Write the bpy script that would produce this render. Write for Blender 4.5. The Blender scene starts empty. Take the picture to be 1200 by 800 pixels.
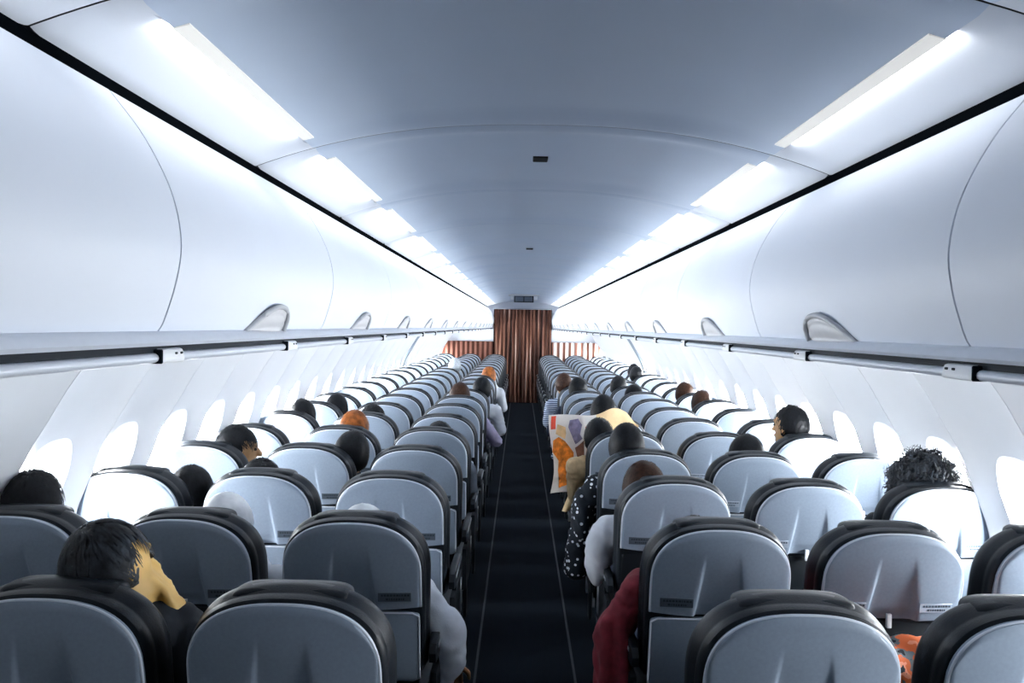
import bpy, bmesh, math, random
import numpy as np
from mathutils import Vector, Matrix, noise

random.seed(7)
R = math.radians
SC = bpy.context.scene
COL = SC.collection

# ------------------------------------------------------------------ camera
EYE = Vector((-0.05, 0.0, 1.63))
cam_d = bpy.data.cameras.new('camera')
cam_d.sensor_width = 36.0
cam_d.lens = 30.0
cam_d.clip_start = 0.02
cam_d.clip_end = 200
cam = bpy.data.objects.new('camera', cam_d)
COL.objects.link(cam)
cam.matrix_world = (Matrix.Translation(EYE) @ Matrix.Rotation(R(0.54), 4, 'Z')
                    @ Matrix.Rotation(R(90 - 1.03), 4, 'X') @ Matrix.Rotation(R(1.0), 4, 'Z'))
SC.camera = cam

# ------------------------------------------------------------------ world, light, exposure
W = bpy.data.worlds.new('World')
SC.world = W
W.use_nodes = True
W.node_tree.nodes['Background'].inputs[0].default_value = (0.75, 0.85, 1.0, 1)
W.node_tree.nodes['Background'].inputs[1].default_value = 0.6
WINDOW_LIGHT = {-1: 106.0, 1: 106.0}   # daylight, the right-hand side faces the sun
TUBE_POWER = 0.62
vs = SC.view_settings
vs.view_transform = 'Standard'
vs.look = 'None'
vs.exposure = 0.08
vs.gamma = 1.0
vs.use_curve_mapping = False
SC.cycles.use_denoising = True
SC.cycles.max_bounces = 10
SC.cycles.diffuse_bounces = 7
SC.cycles.sample_clamp_indirect = 6.0

# ------------------------------------------------------------------ materials
MATS = {}


def mat(name, col, rough=0.5, metal=0.0, emit=None, var=0.06, scale=40.0, bump=0.0, spec=0.5, bscale=None):
    if name in MATS:
        return MATS[name]
    m = bpy.data.materials.new(name)
    m.use_nodes = True
    nt = m.node_tree
    b = nt.nodes['Principled BSDF']
    b.inputs['Roughness'].default_value = rough
    b.inputs['Metallic'].default_value = metal
    b.inputs['Specular IOR Level'].default_value = spec
    tc = nt.nodes.new('ShaderNodeTexCoord')
    n = nt.nodes.new('ShaderNodeTexNoise')
    n.inputs['Scale'].default_value = scale
    n.inputs['Detail'].default_value = 4
    nt.links.new(tc.outputs['Object'], n.inputs['Vector'])
    r = nt.nodes.new('ShaderNodeValToRGB')
    c = Vector(col)
    r.color_ramp.elements[0].position = 0.3
    r.color_ramp.elements[1].position = 0.7
    r.color_ramp.elements[0].color = (*(c * (1 - var)), 1)
    r.color_ramp.elements[1].color = (*(c * (1 + var)), 1)
    nt.links.new(n.outputs['Fac'], r.inputs['Fac'])
    nt.links.new(r.outputs['Color'], b.inputs['Base Color'])
    if bump:
        n2 = nt.nodes.new('ShaderNodeTexNoise')
        n2.inputs['Scale'].default_value = bscale or scale * 6
        nt.links.new(tc.outputs['Object'], n2.inputs['Vector'])
        bp = nt.nodes.new('ShaderNodeBump')
        bp.inputs['Strength'].default_value = bump
        bp.inputs['Distance'].default_value = 0.002
        nt.links.new(n2.outputs['Fac'], bp.inputs['Height'])
        nt.links.new(bp.outputs['Normal'], b.inputs['Normal'])
    if emit:
        b.inputs['Emission Color'].default_value = (*emit[:3], 1)
        b.inputs['Emission Strength'].default_value = emit[3]
    MATS[name] = m
    return m


def ramp_mat(name, stops, kind='noise', scale=20.0, rough=0.8, axis=None, interp='CONSTANT', detail=2.0):
    """procedural print: noise / voronoi / wave mapped through a colour ramp"""
    m = bpy.data.materials.new(name)
    m.use_nodes = True
    nt = m.node_tree
    b = nt.nodes['Principled BSDF']
    b.inputs['Roughness'].default_value = rough
    b.inputs['Specular IOR Level'].default_value = 0.2
    tc = nt.nodes.new('ShaderNodeTexCoord')
    if kind == 'noise':
        t = nt.nodes.new('ShaderNodeTexNoise')
        t.inputs['Detail'].default_value = detail
        out = t.outputs['Fac']
    elif kind == 'voronoi':
        t = nt.nodes.new('ShaderNodeTexVoronoi')
        out = t.outputs['Distance']
    else:
        t = nt.nodes.new('ShaderNodeTexWave')
        t.bands_direction = axis or 'X'
        t.inputs['Distortion'].default_value = 0.4
        t.inputs['Detail'].default_value = 1.0
        out = t.outputs['Fac']
    t.inputs['Scale'].default_value = scale
    if axis == 'STREAK':
        mp = nt.nodes.new('ShaderNodeMapping')
        mp.inputs['Scale'].default_value = (1.0, 0.0, 0.03)
        nt.links.new(tc.outputs['Object'], mp.inputs['Vector'])
        nt.links.new(mp.outputs['Vector'], t.inputs['Vector'])
    else:
        nt.links.new(tc.outputs['Object'], t.inputs['Vector'])
    r = nt.nodes.new('ShaderNodeValToRGB')
    r.color_ramp.interpolation = interp
    els = r.color_ramp.elements
    while len(els) < len(stops):
        els.new(0.5)
    for e, (p, c) in zip(els, stops):
        e.position = p
        e.color = (*c, 1)
    nt.links.new(out, r.inputs['Fac'])
    nt.links.new(r.outputs['Color'], b.inputs['Base Color'])
    MATS[name] = m
    return m


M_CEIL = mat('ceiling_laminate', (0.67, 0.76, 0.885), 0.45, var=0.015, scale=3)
M_BORDER_LIT = mat('ceiling_border_lit', (0.84, 0.875, 0.93), 0.45, var=0.015, scale=3)  # ceiling laminate made paler: the bright lit edge is put into the colour
M_BIN = mat('bin_laminate', (0.79, 0.83, 0.90), 0.5, var=0.012, scale=3)
M_WALL = mat('sidewall_laminate', (0.84, 0.865, 0.90), 0.5, var=0.015, scale=4)
M_RAIL = mat('rail_plastic', (0.72, 0.76, 0.83), 0.3, var=0.02)
M_SEAL = mat('rubber_seal', (0.0022, 0.003, 0.004), 0.9, var=0.1, spec=0.0)
M_RAILDK = mat('rail_groove', (0.008, 0.012, 0.018), 0.6, var=0.05, spec=0.08)
M_LATCH = mat('latch_grey', (0.60, 0.60, 0.61), 0.4, var=0.03)
M_LATCHRIM = mat('latch_rim_grey', (0.50, 0.51, 0.53), 0.35, var=0.03)
M_SEAM = mat('seam_dark', (0.02, 0.03, 0.04), 0.8)
M_LENS = mat('light_lens', (0.85, 0.83, 0.76), 0.4, var=0.02, emit=(1.0, 0.97, 0.90, 0.35))
M_SHELL = mat('seat_shell_plastic', (0.255, 0.312, 0.388), 0.45, var=0.05, scale=120, bump=0.12, bscale=900)
M_EDGE_HILITE = mat('seat_edge_highlight', (0.62, 0.67, 0.74), 0.3, var=0.03)  # paler than the shell: the highlight on the bevel is painted in
M_LEATHER = mat('black_leather', (0.0065, 0.0095, 0.0135), 0.42, var=0.15, scale=60, bump=0.25, bscale=260, spec=0.26)
M_LEATHER2 = mat('charcoal_leather', (0.0065, 0.0095, 0.0135), 0.46, var=0.15, scale=60, bump=0.25, bscale=260, spec=0.22)
M_DARK = mat('dark_plastic', (0.005, 0.0075, 0.0105), 0.55, var=0.1, spec=0.2)
M_TRAY = mat('tray_plastic', (0.19, 0.235, 0.295), 0.45, var=0.05, scale=120, bump=0.1, bscale=900)
M_METAL = mat('brushed_metal', (0.55, 0.58, 0.62), 0.3, metal=0.9, var=0.05)
M_CARPET = mat('aisle_carpet', (0.0055, 0.0085, 0.0125), 0.95, var=0.35, scale=160, bump=0.5, spec=0.05)
M_STRIP = mat('path_strip', (0.018, 0.023, 0.03), 0.8)
M_PLAC_D = mat('placard_dark', (0.06, 0.08, 0.105), 0.5)
M_PLAC_L = mat('placard_pale', (0.36, 0.42, 0.50), 0.4)
M_INK = mat('placard_ink', (0.07, 0.09, 0.12), 0.6)
M_WHITE = mat('white_plastic', (0.82, 0.84, 0.86), 0.4, var=0.02)
M_PANES = {k: mat('window_daylight_%d' % k, (0.9, 0.93, 1.0), 0.3, emit=(0.92, 0.96, 1.0, w)) for k, w in WINDOW_LIGHT.items()}
M_SHADE = mat('window_shade', (0.62, 0.66, 0.72), 0.6, var=0.02)
M_EXIT = mat('exit_frame_grey', (0.20, 0.25, 0.30), 0.5, var=0.05)
M_DOOR = mat('galley_grey', (0.10, 0.12, 0.15), 0.5, var=0.04)

M_SKIN = mat('skin_warm', (0.62, 0.36, 0.17), 0.5, var=0.10, scale=14)
M_SKIN_LIT = mat('skin_warm_lit', (0.90, 0.56, 0.17), 0.5, var=0.10, scale=14)  # saturated yellow: warm light on the face is put into the skin colour
M_SKIND = mat('skin_brown', (0.34, 0.16, 0.07), 0.5, var=0.12, scale=14)
M_EYE = mat('eye_dark', (0.02, 0.015, 0.012), 0.2)
M_LIP = mat('lip', (0.42, 0.17, 0.11), 0.5)
HAIRC = {
    'black': mat('hair_black', (0.0045, 0.0055, 0.0075), 0.5, var=0.5, scale=90, spec=0.18),
    'brown': mat('hair_brown', (0.035, 0.014, 0.007), 0.5, var=0.5, scale=70, spec=0.2),
    'ginger': mat('hair_ginger', (0.24, 0.07, 0.012), 0.5, var=0.6, scale=30, spec=0.2),
    'grey': mat('hair_grey', (0.016, 0.02, 0.026), 0.45, var=0.9, scale=45, spec=0.35),
    'silver': mat('hair_silver', (0.42, 0.46, 0.50), 0.45, var=0.3, scale=60, spec=0.3),
    'white': mat('white_cap_cloth', (0.80, 0.82, 0.84), 0.85, var=0.05, scale=60),
}
SHIRT = {
    'black': mat('cloth_black', (0.010, 0.014, 0.020), 0.9, var=0.2, scale=50, bump=0.3),
    'navy': mat('cloth_navy', (0.02, 0.03, 0.06), 0.9, var=0.2, scale=50, bump=0.3),
    'white': mat('cloth_white', (0.72, 0.75, 0.80), 0.85, var=0.06, scale=30, bump=0.3),
    'red': mat('cloth_maroon', (0.17, 0.013, 0.022), 0.9, var=0.25, scale=30, bump=0.3),
    'lilac': mat('cloth_lilac', (0.30, 0.27, 0.38), 0.9, var=0.15, scale=30, bump=0.3),
    'grey': mat('cloth_grey', (0.10, 0.12, 0.15), 0.9, var=0.15, scale=40, bump=0.3),
    'beige': mat('cloth_beige', (0.55, 0.40, 0.22), 0.9, var=0.15, scale=40, bump=0.3),
    'dots': ramp_mat('cloth_dotted', [(0.0, (0.70, 0.74, 0.80)), (0.27, (0.010, 0.014, 0.02))], 'voronoi', 36.0, 0.85),
    'stripe': ramp_mat('cloth_striped', [(0.0, (0.05, 0.08, 0.16)), (0.5, (0.55, 0.62, 0.72))], 'wave', 16.0, 0.85, 'Z'),
}
M_FLORAL = ramp_mat('floral_cloth', [(0.0, (0.012, 0.018, 0.025)), (0.40, (0.16, 0.19, 0.20)), (0.47, (0.75, 0.16, 0.05)),
                                     (0.58, (0.90, 0.34, 0.20)), (0.66, (0.02, 0.03, 0.04))], 'noise', 17.0, 0.85, detail=3)
M_CURT_A = ramp_mat('curtain_brown', [(0.30, (0.018, 0.011, 0.011)), (0.45, (0.075, 0.032, 0.023)), (0.56, (0.16, 0.068, 0.044)),
                                      (0.66, (0.30, 0.15, 0.105)), (0.74, (0.55, 0.42, 0.36))], 'noise', 19.0, 0.8, 'STREAK', 'LINEAR', 1.0)
M_CURT_B = ramp_mat('curtain_rust', [(0.0, (0.065, 0.022, 0.014)), (0.6, (0.10, 0.036, 0.024)), (1.0, (0.14, 0.06, 0.042))],
                    'wave', 3.0, 0.8, 'X', 'LINEAR')
M_CURT_C = ramp_mat('curtain_striped', [(0.0, (0.16, 0.065, 0.045)), (0.42, (0.30, 0.15, 0.11)), (0.55, (0.72, 0.66, 0.62)),
                                        (1.0, (0.80, 0.78, 0.76))], 'wave', 2.5, 0.8, 'X', 'LINEAR')
M_PAPER = mat('newsprint', (0.74, 0.71, 0.68), 0.9, var=0.04, scale=30)
M_PAPER2 = mat('newsprint_tan', (0.78, 0.58, 0.33), 0.9, var=0.2, scale=9)
M_PR_OR = mat('print_orange', (0.62, 0.18, 0.015), 0.85, var=0.55, scale=30)
M_PR_BR = mat('print_brown', (0.18, 0.08, 0.05), 0.85, var=0.4, scale=24)
M_PR_VI = mat('print_violet', (0.20, 0.18, 0.28), 0.85, var=0.4, scale=30)
M_PR_RD = mat('print_red', (0.60, 0.06, 0.03), 0.85, var=0.1)
M_PR_TAN = mat('print_tan', (0.62, 0.42, 0.22), 0.85, var=0.25, scale=20)


# ------------------------------------------------------------------ helpers
def new_mesh(name, V, F, m=None, smooth=True):
    me = bpy.data.meshes.new(name)
    me.from_pydata([tuple(v) for v in V], [], F)
    if m:
        me.materials.append(m)
    if smooth:
        me.polygons.foreach_set('use_smooth', [True] * len(me.polygons))
    me.update()
    return me


def fix_normals(me):
    bm = bmesh.new()
    bm.from_mesh(me)
    bmesh.ops.recalc_face_normals(bm, faces=bm.faces)
    bm.to_mesh(me)
    bm.free()
    return me


def sharp(me, ang=35):
    me.set_sharp_from_angle(angle=R(ang))
    return me


def link(name, data, parent=None, loc=None, label=None):
    o = bpy.data.objects.new(name, data)
    COL.objects.link(o)
    if parent is not None:
        o.parent = parent
    if loc is not None:
        o.location = loc
    if label:
        o['label'] = label
    return o


def tag(o, label, cat, group=None, kind=None):
    o['label'] = label
    o['category'] = cat
    if group:
        o['group'] = group
    if kind:
        o['kind'] = kind
    return o


def struct(o, label=None):
    o['kind'] = 'structure'
    if label:
        o['label'] = label
    return o


def grid(P, nu, nv, close_u=False):
    V, F = [], []
    for j in range(nv):
        for i in range(nu):
            V.append(P(i, j))
    un = nu if close_u else nu - 1
    for j in range(nv - 1):
        for i in range(un):
            a, b = j * nu + i, j * nu + (i + 1) % nu
            F.append((a, b, b + nu, a + nu))
    return V, F


def rbox(name, size, m, bev=0.006, seg=2, off=(0, 0, 0), taper=1.0):
    bm = bmesh.new()
    bmesh.ops.create_cube(bm, size=1)
    for v in bm.verts:
        k = taper if v.co.z > 0 else 1.0
        v.co = Vector((v.co.x * size[0] * k + off[0], v.co.y * size[1] * k + off[1], v.co.z * size[2] + off[2]))
    if bev:
        bmesh.ops.bevel(bm, geom=list(bm.edges), offset=bev, segments=seg, profile=0.7, affect='EDGES')
    me = bpy.data.meshes.new(name)
    bm.to_mesh(me)
    bm.free()
    me.materials.append(m)
    me.polygons.foreach_set('use_smooth', [True] * len(me.polygons))
    return sharp(me, 40)


def tube(name, pts, r, m, n=8, close=False):
    V, F = [], []
    k = len(pts)
    pts = [Vector(p) for p in pts]
    for i, p in enumerate(pts):
        a = pts[(i - 1) % k] if (close or i > 0) else pts[0]
        b = pts[(i + 1) % k] if (close or i < k - 1) else pts[-1]
        t = (b - a).normalized()
        up = Vector((0, 1, 0)) if abs(t.y) < 0.9 else Vector((1, 0, 0))
        s = t.cross(up).normalized()
        q = s.cross(t).normalized()
        for j in range(n):
            an = 2 * math.pi * j / n
            V.append(p + (s * math.cos(an) + q * math.sin(an)) * r)
    for i in range(k if close else k - 1):
        for j in range(n):
            a, b = i * n + j, i * n + (j + 1) % n
            c, d = ((i + 1) % k) * n + (j + 1) % n, ((i + 1) % k) * n + j
            F.append((a, b, c, d))
    if not close:
        F.append(tuple(range(n - 1, -1, -1)))
        F.append(tuple((k - 1) * n + j for j in range(n)))
    return fix_normals(new_mesh(name, V, F, m))


def catmull(pts, n=6):
    out = []
    P = [Vector(p) for p in pts]
    P = [2 * P[0] - P[1]] + P + [2 * P[-1] - P[-2]]
    for i in range(1, len(P) - 2):
        for k in range(n):
            t = k / n
            a, b, c, d = P[i - 1], P[i], P[i + 1], P[i + 2]
            out.append(0.5 * ((2 * b) + (c - a) * t + (2 * a - 5 * b + 4 * c - d) * t * t + (3 * b - a - 3 * c + d) * t ** 3))
    out.append(P[-2])
    return out


def smoothstep(a, b, x):
    t = min(1.0, max(0.0, (x - a) / (b - a)))
    return t * t * (3 - 2 * t)


def extrude_profile(name, prof, y0, y1, m, closed=True, caps=True, ny=2):
    """prof: list of (x, z); extruded along y"""
    n = len(prof)
    V, F = [], []
    for j in range(ny):
        y = y0 + (y1 - y0) * j / (ny - 1)
        V += [(p[0], y, p[1]) for p in prof]
    for j in range(ny - 1):
        for i in range(n if closed else n - 1):
            a, b = j * n + i, j * n + (i + 1) % n
            F.append((a, b, b + n, a + n))
    if closed and caps:
        F.append(tuple(range(n)))
        F.append(tuple((ny - 1) * n + i for i in range(n - 1, -1, -1)))
    me = new_mesh(name, V, F, m)
    fix_normals(me)
    return sharp(me, 40)


# ------------------------------------------------------------------ the cabin shell
Y0, Y1 = -1.58, 18.15
PITCH = 0.73
NROW = 22
ROW_Y = [1.755 + PITCH * i for i in range(NROW)]
COLX = {'A': -1.557, 'B': -1.047, 'C': -0.539, 'D': 0.557, 'E': 1.067, 'F': 1.575}

# floor, carpeted
fl = link('floor', rbox('floor', (3.7, Y1 - Y0 + 0.6, 0.06), M_CARPET, 0, off=(0, (Y0 + Y1) / 2 + 0.3, -0.03)))
struct(fl, 'dark carpeted cabin floor with a long narrow aisle')
for n, s in ((1, -1), (2, 1)):
    t = link('trim_%d' % n, rbox('path_strip', (0.012, Y1 - Y0 - 0.1, 0.004), M_STRIP, 0.001, 1, off=(s * 0.232, (Y0 + Y1) / 2, 0.002)))
    struct(t, 'thin grey path strip along the %s edge of the aisle' % ('left' if s < 0 else 'right'))

# side walls --------------------------------------------------------------
WPROF = [(1.52, 0.0), (1.74, 0.25), (1.80, 0.45), (1.812, 0.65), (1.79, 0.82), (1.765, 0.92), (1.72, 1.03), (1.67, 1.165),
         (1.585, 1.31), (1.50, 1.45), (1.40, 1.58), (1.33, 1.66)]
WP = catmull([(x, z, 0) for x, z in WPROF], 8)
_wz = np.array([p[1] for p in WP])
_wx = np.array([p[0] for p in WP])


def wallx(z):
    return float(np.interp(z, _wz, _wx))


FP = 0.533
SEAM0 = 3.22
KMIN, KMAX = -9, 28
WIN_Z, WIN_HY, WIN_HZ = 0.985, 0.158, 0.222


def wall_surf(y, z):
    a = abs(2 * y / FP)
    rib = 0.046 * a ** 2.4 * smoothstep(0.35, 0.75, z)
    dish = -0.012 * math.exp(-((y / 0.21) ** 4 + ((z - WIN_Z) / 0.29) ** 4))
    return wallx(z) - rib - dish - 0.002


def sup(t, hy, hz, p=3.0):
    c, s = math.cos(t), math.sin(t)
    return (hy * abs(c) ** (2 / p) * (1 if c >= 0 else -1), hz * abs(s) ** (2 / p) * (1 if s >= 0 else -1))


def wall_panel_mesh(side):
    N, K = 56, 12
    zb, zt = 0.34, 1.63
    hy = FP / 2 - 0.0015
    V, F = [], []

    def rect_pt(t):
        dy, dz = math.cos(t), math.sin(t)
        zc = WIN_Z
        ks = [hy / abs(dy) if abs(dy) > 1e-6 else 1e9]
        ks.append(((zt - zc) / dz) if dz > 1e-6 else ((zb - zc) / dz if dz < -1e-6 else 1e9))
        k = min(ks)
        return dy * k, dz * k
    # angular samples that include the four corners
    ts = sorted(set([2 * math.pi * i / N for i in range(N)] + [math.atan2(zt - WIN_Z, hy), math.pi - math.atan2(zt - WIN_Z, hy),
                     2 * math.pi - math.atan2(WIN_Z - zb, hy), math.pi + math.atan2(WIN_Z - zb, hy)]))
    n = len(ts)
    for k in range(K + 1):
        f = k / K
        for t in ts:
            ry, rz = rect_pt(t)
            # inner outline at the same angle
            ang = math.atan2(math.sin(t) / WIN_HZ, math.cos(t) / WIN_HY)
            iy, iz = sup(ang, WIN_HY, WIN_HZ)
            y, z = iy + (ry - iy) * f, WIN_Z + iz + (rz - iz) * f
            V.append((side * wall_surf(y, z), y, z))
    for k in range(K):
        for i in range(n):
            a, b = k * n + i, k * n + (i + 1) % n
            F.append((a, b, b + n, a + n))
    # folded outer edge, so that a seam has depth
    base = K * n
    off = len(V)
    for i in range(n):
        x, y, z = V[base + i]
        V.append((x + side * 0.02, y * 0.985, z))
    for i in range(n):
        F.append((base + i, base + (i + 1) % n, off + (i + 1) % n, off + i))
    me = new_mesh('wall_panel', V, F, M_WALL)
    bm = bmesh.new()
    bm.from_mesh(me)
    # face the cabin
    for f in bm.faces:
        f.normal_update()
        if f.normal.x * side > 0.05:
            f.normal_flip()
    bm.to_mesh(me)
    bm.free()
    return sharp(me, 50)


def window_meshes(side):
    N = 40
    st = [(0.0, 1.0), (0.006, 0.975), (0.020, 0.90), (0.038, 0.80), (0.056, 0.70)]
    V, F = [], []
    for (d, s) in st:
        for i in range(N):
            y, z = sup(2 * math.pi * i / N, WIN_HY * s, WIN_HZ * s)
            y0, z0 = sup(2 * math.pi * i / N, WIN_HY, WIN_HZ)
            V.append((side * (wall_surf(y0, WIN_Z + z0) + d), y, WIN_Z + z))
    for k in range(len(st) - 1):
        for i in range(N):
            a, b = k * N + i, k * N + (i + 1) % N
            F.append((a, b, b + N, a + N))
    fr = fix_normals(new_mesh('window_reveal', V, F, M_WALL))
    V = []
    for th in (0.0, 0.006):
        for i in range(N):
            y, z = sup(2 * math.pi * i / N, WIN_HY * 0.70, WIN_HZ * 0.70)
            y0, z0 = sup(2 * math.pi * i / N, WIN_HY, WIN_HZ)
            V.append((side * (wall_surf(y0, WIN_Z + z0) + 0.052 + th), y, WIN_Z + z))
    F = [tuple(range(N)), tuple(range(2 * N - 1, N - 1, -1))] + [(i, (i + 1) % N, N + (i + 1) % N, N + i) for i in range(N)]
    pane = fix_normals(new_mesh('pane', V, F, M_PANES[side], smooth=False))
    V = [(v[0] - side * 0.012, v[1], v[2]) for v in V]
    shade = fix_normals(new_mesh('shade', V, F, M_SHADE, smooth=False))
    return fr, pane, shade


win_n = 1
for side, sname in ((-1, 'left'), (1, 'right')):
    prof = [(side * (p[0] + 0.075), p[1]) for p in WP] + [(side * (p[0] + 0.10), p[1]) for p in reversed(WP)]
    wl = link('wall_' + sname, extrude_profile('wall_outer', prof, Y0, Y1 + 0.5, M_SEAM))
    struct(wl, 'curved white cabin side wall on the %s with a window in each panel' % sname)
    lowp = [(side * (p[0] - 0.01), p[1]) for p in WP if p[1] <= 0.36] + [(side * (p[0] + 0.06), p[1]) for p in reversed(WP) if p[1] <= 0.36]
    link('dado_panel', extrude_profile('dado_panel', lowp, Y0, Y1, M_DARK), wl)
    pm = wall_panel_mesh(side)
    fr, pane, shade = window_meshes(side)
    for k in range(KMIN, KMAX):
        yc = SEAM0 + FP * (k + 0.5)
        link('wall_panel', pm, wl, (0, yc, 0))
        w = link('window_%d' % win_n, fr, None, (0, yc, 0))
        closed = k < -1 if side < 0 else (k < -4 or k == -3)
        if k < -1:
            struct(w, 'oval window outside the picture beside the camera, %s wall' % sname)
        else:
            q = k + 2
            suf = 'th' if 10 < q % 100 < 14 else {1: 'st', 2: 'nd', 3: 'rd'}.get(q % 10, 'th')
            struct(w, 'bright oval cabin window, %d%s from the camera along the %s wall' % (q, suf, sname))
        w['group'] = 'windows of the %s wall' % sname
        if closed:
            link('shade', shade, w)
        else:
            link('pane', pane, w)
        win_n += 1

# grey frames of the over-wing exits
for n, s_ in ((8, -1), (9, 1)):
    pr_ = [(s_ * (p[0] - 0.052), p[1]) for p in WP if 0.3 < p[1] < 1.58] + [(s_ * (p[0] - 0.01), p[1]) for p in reversed(WP) if 0.3 < p[1] < 1.58]
    t = link('trim_%d' % n, extrude_profile('exit_frame', pr_, 11.70, 11.84, M_EXIT))
    struct(t, 'grey exit frame far along the %s wall' % ('left' if s_ < 0 else 'right'))

# ceiling ------------------------------------------------------------------
CX = 0.752


def ceil_base(x):
    return 2.155 - 0.118 * (abs(x) / 0.75) ** 2.4


CP = 1.05
CSEAM = 1.21


def ceiling_panel_mesh():
    h = [0.0] + [0.57 * i / 15 for i in range(1, 16)] + [0.585, 0.5995, 0.6105, 0.625, 0.65, 0.68, 0.71, 0.735, CX]
    xs = [-v for v in reversed(h)] + h[1:]
    L = CP - 0.005
    ys = [0, 0.01, 0.03] + [0.05 + (L - 0.10) * i / 34 for i in range(35)] + [L - 0.03, L - 0.01, L]

    def P(i, j):
        x, y = xs[i], ys[j]
        e = min(y, L - y)
        my = smoothstep(0.04, 0.15, e)
        ax = abs(x)
        lip = 0.006 * (1 - smoothstep(0.0, 0.02, e))
        z = ceil_base(x) + lip
        if ax > 0.605:      # border strip, rising steeply to the slot
            z += (2.037 + (CX - ax) / 0.1415 * 0.068 - ceil_base(x)) * my
        else:               # shallow coffer
            z += 0.016 * my * (1 - smoothstep(0.42, 0.60, ax))
        return (x, y, z)
    V, F = grid(P, len(xs), len(ys))
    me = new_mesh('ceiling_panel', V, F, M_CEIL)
    me.materials.append(M_BORDER_LIT)
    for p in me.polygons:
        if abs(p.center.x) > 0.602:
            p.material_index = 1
    bm = bmesh.new()
    bm.from_mesh(me)
    for f in bm.faces:
        f.normal_update()
        if f.normal.z > 0:
            f.normal_flip()
    bm.to_mesh(me)
    bm.free()
    return sharp(me, 30)


prof = [(-0.84 + 1.68 * i / 24, ceil_base(-0.84 + 1.68 * i / 24) + 0.05) for i in range(25)]
prof += [(p[0], p[1] + 0.05) for p in reversed(prof)]
ce = link('ceiling', extrude_profile('ceiling_backing', prof, Y0, Y1 + 0.5, M_SEAM))
struct(ce, 'arched pale blue-grey cabin ceiling of coffered panels')
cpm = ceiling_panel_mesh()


def lens_mesh(s):
    """cream diffuser strip set just inside the slot, its tube tucked behind the slot's outer lip"""
    V, F = [], []
    ys = [0.125 + (CP - 0.25) * i / 20 for i in range(21)]
    for y in ys:
        V += [(s * 0.600, y, ceil_base(0.600) - 0.0015), (s * 0.574, y, ceil_base(0.574) - 0.0015),
              (s * 0.574, y, ceil_base(0.574) + 0.006), (s * 0.600, y, ceil_base(0.600) + 0.006)]
    for j in range(len(ys) - 1):
        for i in range(4):
            a, b = j * 4 + i, j * 4 + (i + 1) % 4
            F.append((a, b, b + 4, a + 4))
    F += [(0, 1, 2, 3), tuple(len(V) - 4 + i for i in (3, 2, 1, 0))]
    return fix_normals(new_mesh('light_lens', V, F, M_LENS, smooth=False))


tube_d = bpy.data.lights.new('ceiling_tube', 'AREA')
tube_d.shape = 'RECTANGLE'
tube_d.size, tube_d.size_y = 0.012, 0.80
tube_d.energy = TUBE_POWER
tube_d.color = (0.95, 0.97, 1.0)
lens = {s: lens_mesh(s) for s in (-1, 1)}
y = CSEAM - 3 * CP
while y < Y1 - 0.2:
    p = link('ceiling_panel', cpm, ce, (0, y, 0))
    for s in (-1, 1):
        link('light_lens', lens[s], p)
        tl = link('light_tube', tube_d, p)
        d = Vector((s * 0.9999, 0, 0.0)).normalized()
        tl.matrix_local = Matrix.Translation((s * 0.6125, CP / 2, 2.0945)) @ Matrix((
            (-d.z * s, 0, -d.x), (0, s, 0), (d.x * s, 0, -d.z))).to_4x4()
    y += CP
slot = rbox('ceiling_vent', (0.048, 0.075, 0.006), M_DARK, 0.002, 1)
for yy in (2.76, 5.95):
    v = link('ceiling_vent', slot, None, (0.005, yy, ceil_base(0) + 0.0145))
    tag(v, {2.76: 'small dark slot in the ceiling panel nearest the camera', 5.95: 'small dark slot farther along the ceiling',
            }[yy], 'vent', 'dark slots in the ceiling')

# dark seal between bins and ceiling
for n, s in ((3, -1), (4, 1)):
    pr = [(s * 0.737, 2.008), (s * 0.751, 2.0365), (s * 0.85, 2.036), (s * 0.85, 2.008)]
    t = link('trim_%d' % n, extrude_profile('seal', pr, Y0, Y1, M_SEAL))
    struct(t, 'dark seal line between the %s bins and the ceiling' % ('left' if s < 0 else 'right'))

# overhead bins -------------------------------------------------------------
BINP = catmull([(0.735, 2.008, 0), (0.677, 1.932, 0), (0.632, 1.845, 0), (0.614, 1.765, 0), (0.620, 1.70, 0), (0.640, 1.632, 0),
                (0.652, 1.609, 0)], 6)
_bz = np.array([p[1] for p in reversed(BINP)])
_bx = np.array([p[0] for p in reversed(BINP)])


def binx(z):
    return float(np.interp(z, _bz, _bx))


BL = 1.15


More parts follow.
